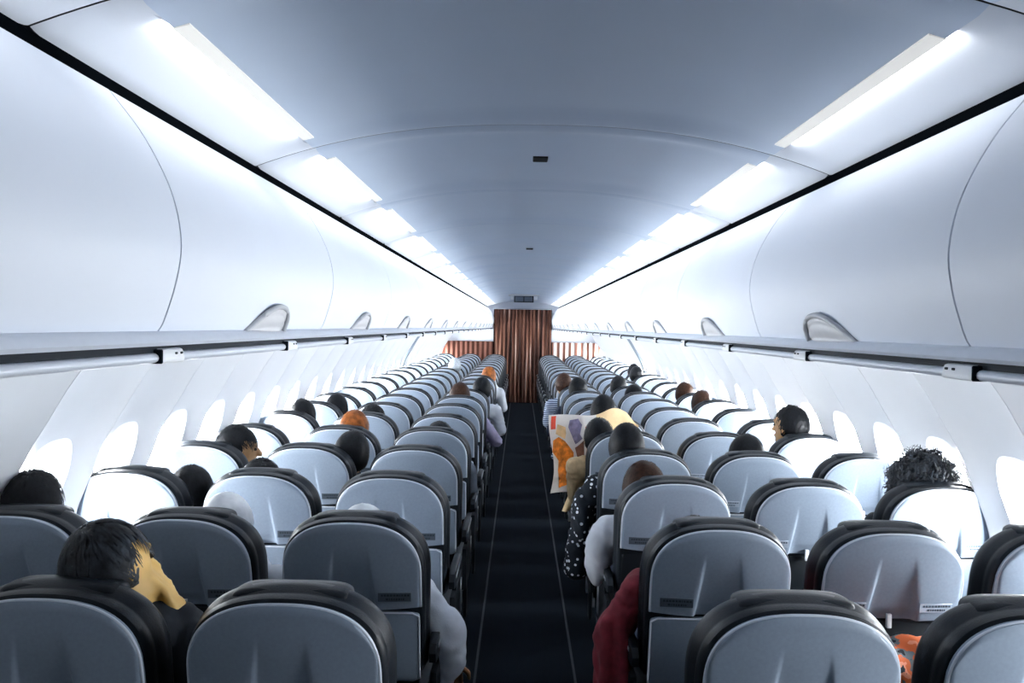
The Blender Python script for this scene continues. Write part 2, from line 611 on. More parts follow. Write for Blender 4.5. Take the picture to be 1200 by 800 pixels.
def bin_meshes(side):
    g = 0.0028
    inner = [(side * p[0], p[1]) for p in BINP]
    outer = [(side * (p[0] + 0.02), p[1]) for p in reversed(BINP)]
    door = extrude_profile('door', inner + outer, g, BL - g, M_BIN)
    body = extrude_profile('body', [(side * (p[0] + 0.022), p[1]) for p in BINP] + [(side * 1.35, 1.605), (side * 1.40, 1.70), (side * 1.20, 1.98), (side * 0.86, 2.02)],
                           0.0, BL, M_SEAM)
    # paddle latch: rounded at the far end, drawn out to a point at the near end
    yc, hl, H = 0.575, 0.135, 0.060
    nt, nv = 24, 8

    def hh(t):
        u = (t + 1) / 2
        return H * (min(1.0, math.sin(math.pi / 2 * min(1, u / 0.62))) ** 0.95) * (1 if u < 0.62 else math.sqrt(max(0.0, 1 - ((u - 0.62) / 0.38) ** 2.6)))

    def P(i, j):
        t = -1 + 2 * i / nt
        v = j / nv
        z = 1.606 + hh(t) * v
        b = 0.022 * math.sin(math.pi * min(1, 0.15 + v * 0.85)) ** 0.6 * smoothstep(-1.05, 0.2, t) * (1 - 0.4 * smoothstep(0.6, 1.0, t))
        return (side * (binx(max(1.609, z)) - 0.002 - b * (0.45 if 0.05 < v < 0.8 else 1.0)), yc + t * hl, z)
    V, F = grid(P, nt + 1, nv + 1)
    latch = fix_normals(new_mesh('latch', V, F, M_LATCH))
    pts = []
    for i in range(nt + 1):
        t = -1 + 2 * i / nt
        z = 1.606 + hh(t)
        pts.append((side * (binx(max(1.609, z)) - 0.008 * smoothstep(-1, 0, t) - 0.003), yc + t * hl, z))
    rim = tube('latch_rim', pts, 0.0065, M_LATCHRIM, 8)
    return door, body, latch, rim


ordn = ['nearest', 'second', 'third', 'fourth', 'fifth', 'sixth', 'seventh', 'eighth', 'ninth', 'tenth', 'eleventh', 'twelfth',
        'thirteenth', 'fourteenth', 'fifteenth', 'sixteenth', 'seventeenth', 'eighteenth', 'nineteenth', 'twentieth', 'twenty-first', 'farthest']
for side, sname, s0 in ((-1, 'left', 1.41), (1, 'right', 1.335)):
    door, body, latch, rim = bin_meshes(side)
    y = s0 - BL * 2
    i = -2
    while y < Y1 - 0.3:
        e = link('overhead_bin', None, None, (0, y, 0))
        if i < 0:
            lab = 'white overhead bin %s on the %s side of the aisle' % ('cut off by the picture edge' if i == -1 else 'behind the camera', sname)
        else:
            lab = 'white curved overhead bin, %s with its latch in view along the %s side' % (ordn[i], sname)
        tag(e, lab, 'overhead bin', 'overhead bins along the %s side' % sname)
        link('body', body, e)
        d = link('door', door, e)
        dy = -0.10 if i == -1 else 0.0
        link('latch', latch, d, (0, dy, 0))
        link('latch_rim', rim, d, (0, dy, 0))
        y += BL
        i += 1
    # handrail lip running under the bins
    lip = [(side * x, z) for x, z in ((0.655, 1.612), (0.640, 1.609), (0.628, 1.602), (0.625, 1.594), (0.630, 1.588), (0.648, 1.587), (0.70, 1.588), (0.70, 1.612))]
    groove = [(side * x, z) for x, z in ((0.640, 1.587), (0.640, 1.575), (0.70, 1.575), (0.70, 1.587))]
    a = np.linspace(0, 2 * math.pi, 13)[:-1]
    tb = [(side * (0.642 + 0.011 * math.cos(t)), 1.5685 + 0.0085 * math.sin(t)) for t in a]
    psu = [(side * x, z) for x, z in ((0.655, 1.575), (0.655, 1.570), (1.42, 1.585), (1.42, 1.605), (0.66, 1.60))]
    hr = link('handrail', None, None, (0, Y0, 0))
    tag(hr, 'pale grey handrail lip with dark groove running under the %s bins' % sname, 'handrail')
    link('lip', extrude_profile('lip', lip, 0, Y1 - Y0, M_RAIL), hr)
    link('groove', extrude_profile('groove', groove, 0, Y1 - Y0, M_RAILDK), hr)
    link('tube', extrude_profile('tube', tb, 0, Y1 - Y0, M_RAIL), hr)
    link('service_panel', extrude_profile('service_panel', psu, 0, Y1 - Y0, M_RAIL), hr)
    # row marker brackets clipped on the rail
    mk = rbox('row_marker', (0.024, 0.100, 0.025), M_WHITE, 0.0105, 4, taper=0.85)
    gp = rbox('joint', (0.0245, 0.005, 0.0235), M_RAILDK, 0.002, 1)
    dash = rbox('mark', (0.003, 0.010, 0.004), M_RAILDK, 0.001, 1)
    y = 1.42 if side < 0 else 1.33
    while y < Y1 - 0.3:
        m_ = link('row_marker', mk, hr, (side * 0.638, y - Y0, 1.571))
        link('joint', gp, m_, (0, -0.049, 0.0))
        link('mark', dash, m_, (-side * 0.0105, 0.03, 0.004))
        link('mark', dash, m_, (-side * 0.0105, 0.008, 0.004))
        y += 0.745

# bulkhead, curtains, rear and front ends -------------------------------------
wb = link('wall_back', rbox('wall_back', (3.9, 0.06, 2.3), M_DOOR, 0, off=(0, Y0 - 0.05, 1.15)))
struct(wb, 'plain end wall of the cabin behind the camera')
wf = link('wall_front', rbox('wall_front', (3.9, 0.06, 2.3), M_DARK, 0, off=(0, Y1 + 0.55, 1.15)))
struct(wf, 'dark galley end wall beyond the curtains')
hd_prof = [(0.615, 1.99), (0.615, 1.30)] + [(wallx(1.30) + 0.05, 1.30)] + [(wallx(z) + 0.05, z) for z in (1.4, 1.5, 1.6)] + [(1.2, 1.99)]
for n, s in ((5, -1), (6, 1)):
    t = link('trim_%d' % n, extrude_profile('bulkhead_header', [(s * x, z) for x, z in hd_prof], Y1 - 0.06, Y1, M_BIN))
    struct(t, 'white bulkhead header above the %s side curtain' % ('left' if s < 0 else 'right'))
t = link('trim_7', rbox('aisle_header', (1.50, 0.06, 0.2), M_BIN, 0.01, off=(0, Y1 - 0.03, 2.085)))
struct(t, 'pale header above the aisle curtain')


def curtain(x0, x1, z0, z1, y, waves, amp, m, name, outer=None, flare=0.0):
    nu, nv = waves * 10 + 1, 14

    def P(i, j):
        u, v = i / (nu - 1), j / (nv - 1)
        a = amp * (0.55 + 0.45 * (1 - v))
        ph = 2 * math.pi * waves * u + 0.35 * math.sin(7 * u + 3 * v)
        xx = x0 + (x1 - x0) * u + flare * (1 - v) * (u - 0.5)
        if outer:
            zz = z0 + (outer(xx) - z0) * v
        else:
            zz = z0 + (z1 - z0) * v
        return (xx + 0.25 * a * math.sin(2 * ph), y + a * math.sin(ph), zz)
    V, F = grid(P, nu, nv)
    n = len(V)
    V2 = V + [(p[0], p[1] + 0.006, p[2]) for p in V]
    F2 = F + [tuple(n + k for k in reversed(f)) for f in F]
    me = new_mesh(name, V2, F2, m)
    return me


c = link('aisle_curtain', None, None, (0, 0, 0))
tag(c, 'tall brown pleated curtain drawn across the aisle end', 'curtain')
link('pleated_cloth', curtain(-0.60, 0.60, 0.02, 1.985, Y1 - 0.12, 15, 0.035, M_CURT_A, 'pleated_cloth'), c)
link('curtain_rail', rbox('curtain_rail', (1.22, 0.05, 0.025), M_METAL, 0.005, off=(0, Y1 - 0.12, 1.998)), c)
c = link('bulkhead_curtain', None, None, (0, 0, 0))
tag(c, 'low rust-brown pleated curtain behind the last left seats', 'curtain')
link('pleated_cloth', curtain(-1.86, -0.625, 0.3, 1.30, Y1 - 0.14, 12, 0.02, M_CURT_B, 'pleated_cloth',
                              outer=lambda x: 1.30 - 0.20 * smoothstep(1.55, 1.90, abs(x))), c)
c = link('bulkhead_curtain', None, None, (0, 0, 0))
tag(c, 'low brown and white striped pleated curtain behind the last right seats', 'curtain')
link('pleated_cloth', curtain(0.625, 1.86, 0.3, 1.30, Y1 - 0.14, 12, 0.02, M_CURT_C, 'pleated_cloth',
                              outer=lambda x: 1.30 - 0.24 * smoothstep(1.50, 1.90, abs(x))), c)

# hanging sign box far down the ceiling
sg = link('ceiling_sign', None, None, (0.0, 13.9, 0))
tag(sg, 'dark box sign with pale side lamps hanging from the far ceiling', 'sign')
link('housing', rbox('housing', (0.32, 0.08, 0.105), M_DARK, 0.008, off=(0, 0, 2.072)), sg)
link('bracket', rbox('bracket', (0.50, 0.12, 0.03), M_LATCH, 0.01, off=(0, 0.02, 2.137)), sg)
for s in (-1, 1):
    link('side_lamp', rbox('side_lamp', (0.055, 0.06, 0.06), M_WHITE, 0.015, 3, off=(s * 0.192, 0, 2.085)), sg)
for s in (-1, 1):
    link('dark_panel', rbox('dark_panel', (0.130, 0.006, 0.075), M_INK, 0.002, off=(s * 0.075, -0.042, 2.072)), sg)

# ------------------------------------------------------------------ seats
TILT = 0.20


def lean(x, y, z):
    return (x, y + (1.02 - z) * TILT, 1.63 - (1.63 - z) * 0.948)


def d_outline(Wd, zb, zs, zt, n=40, p=2.5, rb=0.03):
    """D-shaped outline (x, z): straight sides up to zs, round top to zt, small bottom corners"""
    pts = []
    for i in range(n + 1):
        t = math.pi * i / n
        c, s = math.cos(t), math.sin(t)
        pts.append((Wd * abs(c) ** (2 / p) * (1 if c >= 0 else -1), zs + (zt - zs) * abs(s) ** (2 / p)))
    pts += [(-Wd, zb + rb), (-Wd + rb * 0.3, zb + rb * 0.3), (-Wd + rb, zb), (Wd - rb, zb), (Wd - rb * 0.3, zb + rb * 0.3), (Wd, zb + rb)]
    return pts


def loft_y(name, outl, cen, stations, m):
    V, F = [], []
    n = len(outl)
    for (y, k) in stations:
        for (x, z) in outl:
            dx, dz = x - cen[0], z - cen[1]
            L = math.hypot(dx, dz)
            V.append(lean(x + dx / L * k, y, z + dz / L * k))
    for j in range(len(stations) - 1):
        for i in range(n):
            a, b = j * n + i, j * n + (i + 1) % n
            F.append((a, b, b + n, a + n))
    F.append(tuple(range(n)))
    F.append(tuple((len(stations) - 1) * n + i for i in range(n - 1, -1, -1)))
    return sharp(fix_normals(new_mesh(name, V, F, m)), 45)


SW, SZ0, SZS, SZT = 0.204, 0.725, 0.835, 1.008


def shell_top(x):
    q = min(1.0, abs(x) / SW)
    return SZS + (SZT - SZS) * (1 - q ** 2.5) ** (1 / 2.5)


def shell_mesh(n_low=False):
    cols = []

    def knots(v):
        Ln = 0.046 + 0.026 * (1 - v) ** 1.3
        e = 0.007
        k = []
        if n_low:
            seq = [(-SW, -(Ln + e), 8), (-(Ln + e), -(Ln - e), 2), (-(Ln - e), Ln - e, 4), (Ln - e, Ln + e, 2), (Ln + e, SW, 8)]
        else:
            seq = [(-SW, -(Ln + e), 16), (-(Ln + e), -(Ln - e), 4), (-(Ln - e), Ln - e, 8), (Ln - e, Ln + e, 4), (Ln + e, SW, 16)]
        for si, (a, b, c) in enumerate(seq):
            for i in range(c):
                f = i / c
                if si == 0:
                    f = 1 - (1 - f) ** 1.0
                    f = math.sin(f * math.pi / 2) ** 1.0 if False else f ** 1.5
                if si == 4:
                    f = 1 - (1 - f) ** 1.5
                k.append(a + (b - a) * f)
        k.append(SW)
        return k, Ln
    nv = 12 if n_low else 24
    K = [knots(j / nv) for j in range(nv + 1)]
    nu = len(K[0][0])

    def P(i, j):
        xs, Ln = K[j]
        x = xs[i]
        v = j / nv
        zt = shell_top(x)
        z0 = SZ0 + 0.012 * (abs(x) / SW) ** 2
        z = z0 + (zt - z0) * v
        bulge = 0.014 * (1 - (x / SW) ** 2) * (0.4 + 0.6 * math.sin(math.pi * min(1, 0.15 + v * 0.85)))
        edge = min(1.0, min(SW - abs(x) + 0.002, zt - z + 0.002) / 0.012)
        rnd = 0.006 * (1 - edge) ** 2
        ins = 1 - smoothstep(Ln - 0.006, Ln + 0.006, abs(x))
        rec = 0.016 * ins * smoothstep(0.95, 0.74, z)
        notch = 0.010 * (1 - smoothstep(Ln - 0.012, Ln - 0.002, abs(x))) * (1 - smoothstep(0.752, 0.757, z + 0.05 * (x / 0.07) ** 2 * 0.1))
        return lean(x, -bulge + rnd + rec + notch, z)
    V, F = grid(P, nu, nv + 1)
    # thickness: fold the border forward
    border = [i for i in range(nu)] + [j * nu + nu - 1 for j in range(1, nv + 1)] + [nv * nu + i for i in range(nu - 2, -1, -1)] + [j * nu for j in range(nv - 1, 0, -1)]
    off = len(V)
    for b in border:
        x, y, z = V[b]
        V.append((x, y + 0.022, z))
    nb = len(border)
    for i in range(nb):
        F.append((border[i], off + i, off + (i + 1) % nb, border[(i + 1) % nb]))
    me = new_mesh('back_shell', V, F, M_SHELL)
    fix_normals(me)
    return sharp(me, 60)


def edge_mesh(n=10):  # thin pale tube added along the rim as its highlight
    pts = []
    o = []
    for i in range(9):
        o.append((SW, SZ0 + 0.012 + (SZS - SZ0 - 0.012) * i / 9))
    for i in range(41):
        t = math.pi * i / 40
        c, s = math.cos(t), math.sin(t)
        o.append((SW * abs(c) ** 0.8 * (1 if c >= 0 else -1), SZS + (SZT - SZS) * abs(s) ** 0.8))
    for i in range(8, -1, -1):
        o.append((-SW, SZ0 + 0.012 + (SZS - SZ0 - 0.012) * i / 9))
    for x, z in o:
        pts.append(lean(x, 0.006, z))
    return tube('shell_edge_highlight', pts, 0.0042, M_EDGE_HILITE, 6)


# shared seat meshes
S_shell, S_shell_lo = shell_mesh(), shell_mesh(True)
S_edge = edge_mesh()
oc = d_outline(0.208, 0.50, 0.84, 1.012)
S_cush = loft_y('back_cushion', oc, (0, 0.78), [(0.020, -0.006), (0.026, 0.004), (0.045, 0.010), (0.060, 0.004), (0.066, 0.006), (0.085, 0.016),
                                              (0.110, 0.018), (0.130, 0.010), (0.142, -0.006), (0.146, -0.03)], M_LEATHER)
oh = d_outline(0.126, 0.90, 0.985, 1.0205, n=20, p=4.0, rb=0.02)
S_head = loft_y('headrest', oh, (0, 0.95), [(0.068, -0.010), (0.074, 0.000), (0.086, 0.004), (0.120, 0.005), (0.150, 0.0), (0.160, -0.012)], M_LEATHER2)
ot = d_outline(0.200, 0.475, 0.690, 0.716, n=20, p=6.0, rb=0.02)
S_tray = loft_y('tray_table', ot, (0, 0.6), [(-0.002, -0.006), (0.0, -0.002), (0.004, 0.0), (0.022, 0.0)], M_TRAY)
S_pocket = loft_y('literature_pocket', ot, (0, 0.6), [(0.016, -0.008), (0.020, -0.002), (0.03, 0.0), (0.04, 0.0)], M_DARK)
S_trayedge = tube('tray_edge', [lean(0.200, 0.0, 0.49 + 0.2 * i / 10) for i in range(11)] + [lean(0.200 - 0.40 * i / 20, 0.0, 0.7145 - (0.012 if i in (0, 20) else 0)) for i in range(21)]
                  + [lean(-0.200, 0.0, 0.69 - 0.2 * i / 10) for i in range(11)], 0.003, M_EDGE_HILITE, 6)
S_latch = rbox('tray_latch', (0.014, 0.014, 0.042), M_WHITE, 0.003, 2, off=lean(0.0, 0.004, 0.722))
S_seat = rbox('seat_cushion', (0.43, 0.46, 0.13), M_LEATHER, 0.035, 4, off=(0, 0.44, 0.40))


def joined(name, parts, m):
    bm = bmesh.new()
    for me in parts:
        bm.from_mesh(me)
        bpy.data.meshes.remove(me)
    me = bpy.data.meshes.new(name)
    bm.to_mesh(me)
    bm.free()
    me.materials.append(m)
    me.polygons.foreach_set('use_smooth', [True] * len(me.polygons))
    return sharp(me, 40)


S_frame = joined('base_frame', [rbox('a', (0.44, 0.05, 0.05), M_DARK, 0.01, off=(0, 0.30, 0.31)), rbox('b', (0.44, 0.05, 0.05), M_DARK, 0.01, off=(0, 0.56, 0.31)),
                                rbox('c', (0.04, 0.36, 0.04), M_DARK, 0.008, off=(0.17, 0.43, 0.31)), rbox('d', (0.04, 0.36, 0.04), M_DARK, 0.008, off=(-0.17, 0.43, 0.31)),
                                rbox('e', (0.38, 0.04, 0.22), M_DARK, 0.01, off=(0, 0.19, 0.44))], M_DARK)
S_leg = rbox('leg', (0.03, 0.05, 0.295), M_METAL, 0.006, off=(0, 0, 0.1475))


def arm_mesh():
    prof = [(0.11, 0.595), (0.10, 0.625), (0.115, 0.652), (0.16, 0.660), (0.42, 0.650), (0.475, 0.638), (0.485, 0.615), (0.47, 0.600), (0.30, 0.595)]
    V, F = [], []
    n = len(prof)
    for x, k in ((-0.014, 0.92), (-0.010, 1.0), (0.010, 1.0), (0.014, 0.92)):
        for y, z in prof:
            V.append((x, 0.3 + (y - 0.3) * k, 0.63 + (z - 0.63) * k))
    for j in range(3):
        for i in range(n):
            a, b = j * n + i, j * n + (i + 1) % n
            F.append((a, b, b + n, a + n))
    F += [tuple(range(n)), tuple(3 * n + i for i in range(n - 1, -1, -1))]
    return sharp(fix_normals(new_mesh('armrest', V, F, M_LEATHER2)), 40)


S_arm = arm_mesh()
S_armstrip = rbox('arm_trim', (0.004, 0.30, 0.012), M_METAL, 0.0015, 1)
S_shroud = joined('end_shroud', [rbox('a', (0.022, 0.40, 0.20), M_DARK, 0.01, off=(0, 0.32, 0.46)), rbox('b', (0.018, 0.06, 0.40), M_DARK, 0.008, off=(0, 0.24, 0.40))], M_DARK)
S_shtrim = rbox('shroud_trim', (0.005, 0.05, 0.14), M_METAL, 0.0015, 1)


def placard_meshes():
    def P0(w, h):
        return rbox('placard', (w, 0.0016, h), M_PLAC_D, 0.0006, 1)
    return P0(0.100, 0.030)


def placard(parent, x, pale):
    key = 'pale' if pale else 'dark'
    if key not in PL:
        me = rbox('placard', (0.098, 0.0018, 0.028), M_PLAC_L if pale else M_PLAC_D, 0.0006, 1)
        ink = []
        rnd = random.Random(5)
        for row, zz in ((0, 0.006), (1, -0.006)):
            xx = -0.040 if row == 0 else -0.026
            end = -xx
            while xx < end:
                w = rnd.uniform(0.003, 0.008)
                ink.append(rbox('i', (w, 0.0010, 0.006), M_INK, 0, off=(xx + w / 2, -0.0011, zz)))
                xx += w + 0.0022
        PL[key] = (me, joined('lettering', ink, M_INK if pale else M_SEAM))
    me, ink = PL[key]
    zc = 0.772
    v = 0.2
    b = 0.014 * (1 - (x / SW) ** 2) * (0.4 + 0.6 * math.sin(math.pi * 0.3))
    loc = lean(x, -b - 0.0008, zc)
    o = link('placard', me, parent, loc)
    # follow the curve of the shell
    o.rotation_euler = (math.atan(TILT) - 0.03, 0, math.atan(0.0246 * x / SW ** 2) * 1.0)
    link('lettering', ink, o)
    return o


PL = {}


def build_seat(row, col):
    sx, sy = COLX[col], ROW_Y[row]
    near = row < 9
    e = link('cabin_seat', None, None, (sx, sy, 0))
    place = {'A': 'left window column', 'B': 'left middle column', 'C': 'left aisle column', 'D': 'right aisle column',
             'E': 'right middle column', 'F': 'right window column'}[col]
    lab = 'grey-backed black leather seat in the %s, %s' % (
        place, 'row nearest the camera' if row == 0 else ('last row before the curtain' if row == NROW - 1 else '%s row from the camera' % ordn[row]))
    tag(e, lab, 'seat', 'airliner seats in rows of three each side')
    sh = link('back_shell', S_shell if row < 6 else S_shell_lo, e)
    link('shell_edge_highlight', S_edge, sh)
    link('back_cushion', S_cush, e)
    link('headrest', S_head, e)
    link('seat_cushion', S_seat, e)
    fr = link('base_frame', S_frame, e)
    link('leg', S_leg, e, (-0.16, 0.30, 0))
    link('leg', S_leg, e, (0.16, 0.30, 0))
    link('leg', S_leg, e, (-0.16, 0.56, 0))
    link('leg', S_leg, e, (0.16, 0.56, 0))
    dark = (row, col) in {(1, 'E'), (2, 'D'), (3, 'D'), (1, 'B'), (2, 'E')}
    if dark:
        link('literature_pocket', S_pocket, e)
    else:
        tr = link('tray_table', S_tray, e)
        link('tray_edge', S_trayedge, tr)
    if near:
        link('tray_latch', S_latch, sh)
        if col in 'ABC':
            placard(sh, 0.128, False)
        elif col == 'D':
            placard(sh, -0.128, False)
        else:
            placard(sh, -0.128, True)
            placard(sh, 0.128, True)
    for s in (-1, 1):
        a = link('armrest', S_arm, e, (s * 0.238, 0, 0))
        aisle = (col == 'C' and s == 1) or (col == 'D' and s == -1)
        if aisle:
            link('arm_trim', S_armstrip, a, (s * 0.0145, 0.30, 0.632))
            q = link('end_shroud', S_shroud, e, (s * 0.240, 0, 0))
            link('shroud_trim', S_shtrim, q, (s * 0.0125, 0.44, 0.47))
    return e


for r in range(NROW):
    for c in 'ABCDEF':
        build_seat(r, c)


# ------------------------------------------------------------------ people
def capsule(p0, p1, r0, r1, n=14, k=5):
    p0, p1 = Vector(p0), Vector(p1)
    d = p1 - p0
    L = d.length
    t = d.normalized() if L > 1e-6 else Vector((0, 0, 1))
    up = Vector((0, 0, 1)) if abs(t.z) < 0.9 else Vector((1, 0, 0))
    s = t.cross(up).normalized()
    q = s.cross(t).normalized()
    rings = []
    for i in range(k):
        a = -math.pi / 2 + (i + 0.5) / k * math.pi / 2
        rings.append((p0 + t * r0 * math.sin(a), r0 * math.cos(a)))
    rings.append((p0, r0))
    rings.append((p1, r1))
    for i in range(k):
        a = (i + 0.5) / k * math.pi / 2
        rings.append((p1 + t * r1 * math.sin(a), r1 * math.cos(a)))
    V, F = [], []
    for c, r in rings:
        for j in range(n):
            an = 2 * math.pi * j / n
            V.append(c + (s * math.cos(an) + q * math.sin(an)) * r)
    m = len(rings)
    for i in range(m - 1):
        for j in range(n):
            a, b = i * n + j, i * n + (j + 1) % n
            F.append((a, a + n, b + n, b))
    F.append(tuple(range(n)))
    F.append(tuple((m - 1) * n + j for j in range(n - 1, -1, -1)))
    return V, F


def ellipsoid(c, rad, rot=None, n=18, k=12):
    V, F = [], []
    rot = rot or Matrix.Identity(3)
    c = Vector(c)
    for i in range(k + 1):
        a = -math.pi / 2 + math.pi * (0.02 + 0.96 * i / k)
        for j in range(n):
            b = 2 * math.pi * j / n
            V.append(c + rot @ Vector((rad[0] * math.cos(a) * math.cos(b), rad[1] * math.cos(a) * math.sin(b), rad[2] * math.sin(a))))
    for i in range(k):
        for j in range(n):
            a, b = i * n + j, i * n + (j + 1) % n
            F.append((a, b, b + n, a + n))
    F.append(tuple(range(n - 1, -1, -1)))
    F.append(tuple(k * n + j for j in range(n)))
    return V, F


BLOB_SC = bpy.data.scenes.new('modelling')


def blob(name, prims, voxel, m, it=4, fac=0.5):
    """union of closed shapes, remeshed to one continuous skin"""
    V, F = [], []
    for v, f in prims:
        o = len(V)
        V += v
        F += [tuple(o + i for i in ff) for ff in f]
    me = new_mesh(name, V, F)
    fix_normals(me)
    ob = bpy.data.objects.new('tmp', me)
    BLOB_SC.collection.objects.link(ob)
    md = ob.modifiers.new('r', 'REMESH')
    md.mode = 'VOXEL'
    md.voxel_size = voxel
    ms = ob.modifiers.new('s', 'SMOOTH')
    ms.factor = fac
    ms.iterations = it
    vl = BLOB_SC.view_layers[0]
    vl.update()
    dg = vl.depsgraph
    out = bpy.data.meshes.new_from_object(ob.evaluated_get(dg))
    bpy.data.objects.remove(ob)
    bpy.data.meshes.remove(me)
    out.name = name
    out.materials.clear()
    out.materials.append(m)
    out.polygons.foreach_set('use_smooth', [True] * len(out.polygons))
    return out


def ico(sub):
    bm = bmesh.new()
    bmesh.ops.create_icosphere(bm, subdivisions=sub, radius=1)
    V = [v.co.copy() for v in bm.verts]
    F = [tuple(v.index for v in f.verts) for f in bm.faces]
    bm.free()
    return V, F


ICO4, ICO5 = ico(4), ico(5)


def hair_mesh(H, Rh, style, m, seed=0):
    V0, F = ICO5 if style in ('curly', 'tousled') else ICO4
    V = []
    sd = Vector((seed * 3.1, seed * 1.7, 0))
    rx, ry, rz = (0.085, 0.103, 0.117) if style != 'curly' else (0.112, 0.110, 0.112)
    for d in V0:
        face = smoothstep(0.12, 0.40, d.y) * (1 - smoothstep(0.30, 0.58, d.z + 0.05))
        if style == 'long':
            low = 0.0
        else:
            low = smoothstep(-0.42, -0.68, d.z - 0.25 * d.y)
        nz = noise.noise(d * 4 + sd) * 0.05 + noise.noise(d * 11 + sd) * 0.03
        k = 1.0
        if style == 'curly':
            k = 1.22
            nz = noise.noise(d * 5 + sd) * 0.12 + noise.noise(d * 13 + sd) * 0.11 + noise.noise(d * 26 + sd) * 0.07
        elif style == 'tousled':
            nz = noise.noise(d * 5 + sd) * 0.06 + noise.noise(Vector((d.x * 22, d.y * 22, d.z * 7)) + sd) * 0.06
        elif style == 'cap':
            nz = 0.008 * math.sin(14 * math.atan2(d.y, d.x))
            low = smoothstep(0.05, -0.05, d.z - 0.10)
            face = 0
            k = 1.04
        k = (k + nz) * (1 - 0.16 * max(face, low))
        p = Vector((d.x * rx * k, d.y * ry * k - 0.006, d.z * rz * k + 0.004))
        if style == 'long' and d.z < 0 and face < 0.5:
            p.z += d.z * 0.12
            p.x *= 1 + 0.12 * -d.z
        V.append(H + Rh @ p)
    return fix_normals(new_mesh('hair', V, F, m))


def strand_mesh(H, Rh, style, m, n, seed):
    """locks of hair lying over the cap: thin tapered ribbons"""
    rnd = random.Random(seed)
    V, F = [], []
    rx, ry, rz = (0.085, 0.103, 0.117) if style != 'curly' else (0.112, 0.110, 0.112)
    while len(F) < n * 4:
        d = Vector((rnd.gauss(0, 1), rnd.gauss(0, 1), rnd.gauss(0, 1))).normalized()
        if d.z < (-0.45 if style != 'long' else -0.8) or (d.y > 0.2 and d.z < 0.35):
            continue
        crown = Vector((0.1, -0.35, 0.93))
        r = 1.0 + rnd.uniform(0.0, 0.05)
        lift = rnd.uniform(0.0, 0.035)
        curl = style == 'curly'
        if curl:
            r = rnd.uniform(1.12, 1.34)
            ax = Vector((rnd.gauss(0, 1), rnd.gauss(0, 1), rnd.gauss(0, 1))).normalized()
        flow = (d - crown * d.dot(crown))
        flow = (flow - d * flow.dot(d))
        flow = flow.normalized() if flow.length > 1e-4 else Vector((1, 0, 0))
        flow = (flow + Vector((rnd.gauss(0, 0.35), rnd.gauss(0, 0.35), rnd.gauss(0, 0.2) - 0.35))).normalized()
        base = len(V)
        for k in range(5):
            t = k / 4
            if curl:
                rot = Matrix.Rotation(t * 4.2, 3, ax)
                p = d * r + rot @ flow * 0.20
            else:
                p = (d + flow * 0.42 * t).normalized() * (r + lift * t * (1 if style == 'tousled' else 0.5))
            w = (0.0028 if not curl else 0.0032) * (1 - 0.75 * t)
            side = d.cross(flow).normalized() * w
            c = Vector((p.x * rx, p.y * ry - 0.006, p.z * rz + 0.004))
            V += [H + Rh @ (c - side), H + Rh @ (c + side)]
        for k in range(4):
            a_ = base + 2 * k
            F.append((a_, a_ + 1, a_ + 3, a_ + 2))
    return new_mesh('hair_locks', V, F, m)


def fold(me, amp=0.006, seed=0):
    """soft creases pressed into a garment"""
    sd = Vector((seed * 2.3, seed, 0))
    ns = [v.normal.copy() for v in me.vertices]
    for v, n in zip(me.vertices, ns):
        c = v.co
        w = noise.noise(Vector((c.x * 9, c.y * 9, c.z * 9)) + sd) * 2.2
        v.co = c + n * amp * (math.sin(c.z * 95 + c.x * 60 + w * 4) * 0.5 + noise.noise(c * 22 + sd))
    me.update()
    return me


def hand_prims(w, tip_dir, palm_n, curl=0.5, size=1.0):
    """palm and five bent fingers; w wrist, tip_dir along the hand, palm_n the way the palm faces"""
    t = Vector(tip_dir).normalized()
    n = Vector(palm_n)
    n = (n - t * n.dot(t)).normalized()
    s = t.cross(n).normalized()
    w = Vector(w)
    P = []
    P.append(capsule(w - t * 0.02, w + t * 0.03, 0.024 * size, 0.026 * size))
    for k in range(4):
        f = (k - 1.5) * 0.019 * size
        P.append(capsule(w + t * 0.02 + s * f * 0.7, w + t * 0.085 * size + s * f, 0.0135 * size, 0.011 * size))
    for k, L in enumerate((0.070, 0.080, 0.074, 0.056)):
        f = (k - 1.5) * 0.0205 * size
        a = w + t * 0.085 * size + s * f
        p = a
        an = 0.25 * curl
        for q in (0.45, 0.32, 0.23):
            an += curl * 0.6
            d = t * math.cos(an) + n * math.sin(an) + s * (k - 1.5) * 0.05
            b = p + d * L * q * size
            P.append(capsule(p, b, 0.0092 * size, 0.0084 * size, 10, 3))
            p = b
    a = w + t * 0.03 - s * 0.026 * size
    b = a + (t * 0.6 - s * 0.75 + n * 0.35).normalized() * 0.040 * size
    c_ = b + (t * 0.9 - s * 0.2 + n * 0.45).normalized() * 0.032 * size
    P.append(capsule(w + t * 0.015 - s * 0.012, a, 0.015 * size, 0.012 * size, 10, 3))
    P.append(capsule(a, b, 0.012 * size, 0.010 * size, 10, 3))
    P.append(capsule(b, c_, 0.010 * size, 0.0085 * size, 10, 3))
    return P


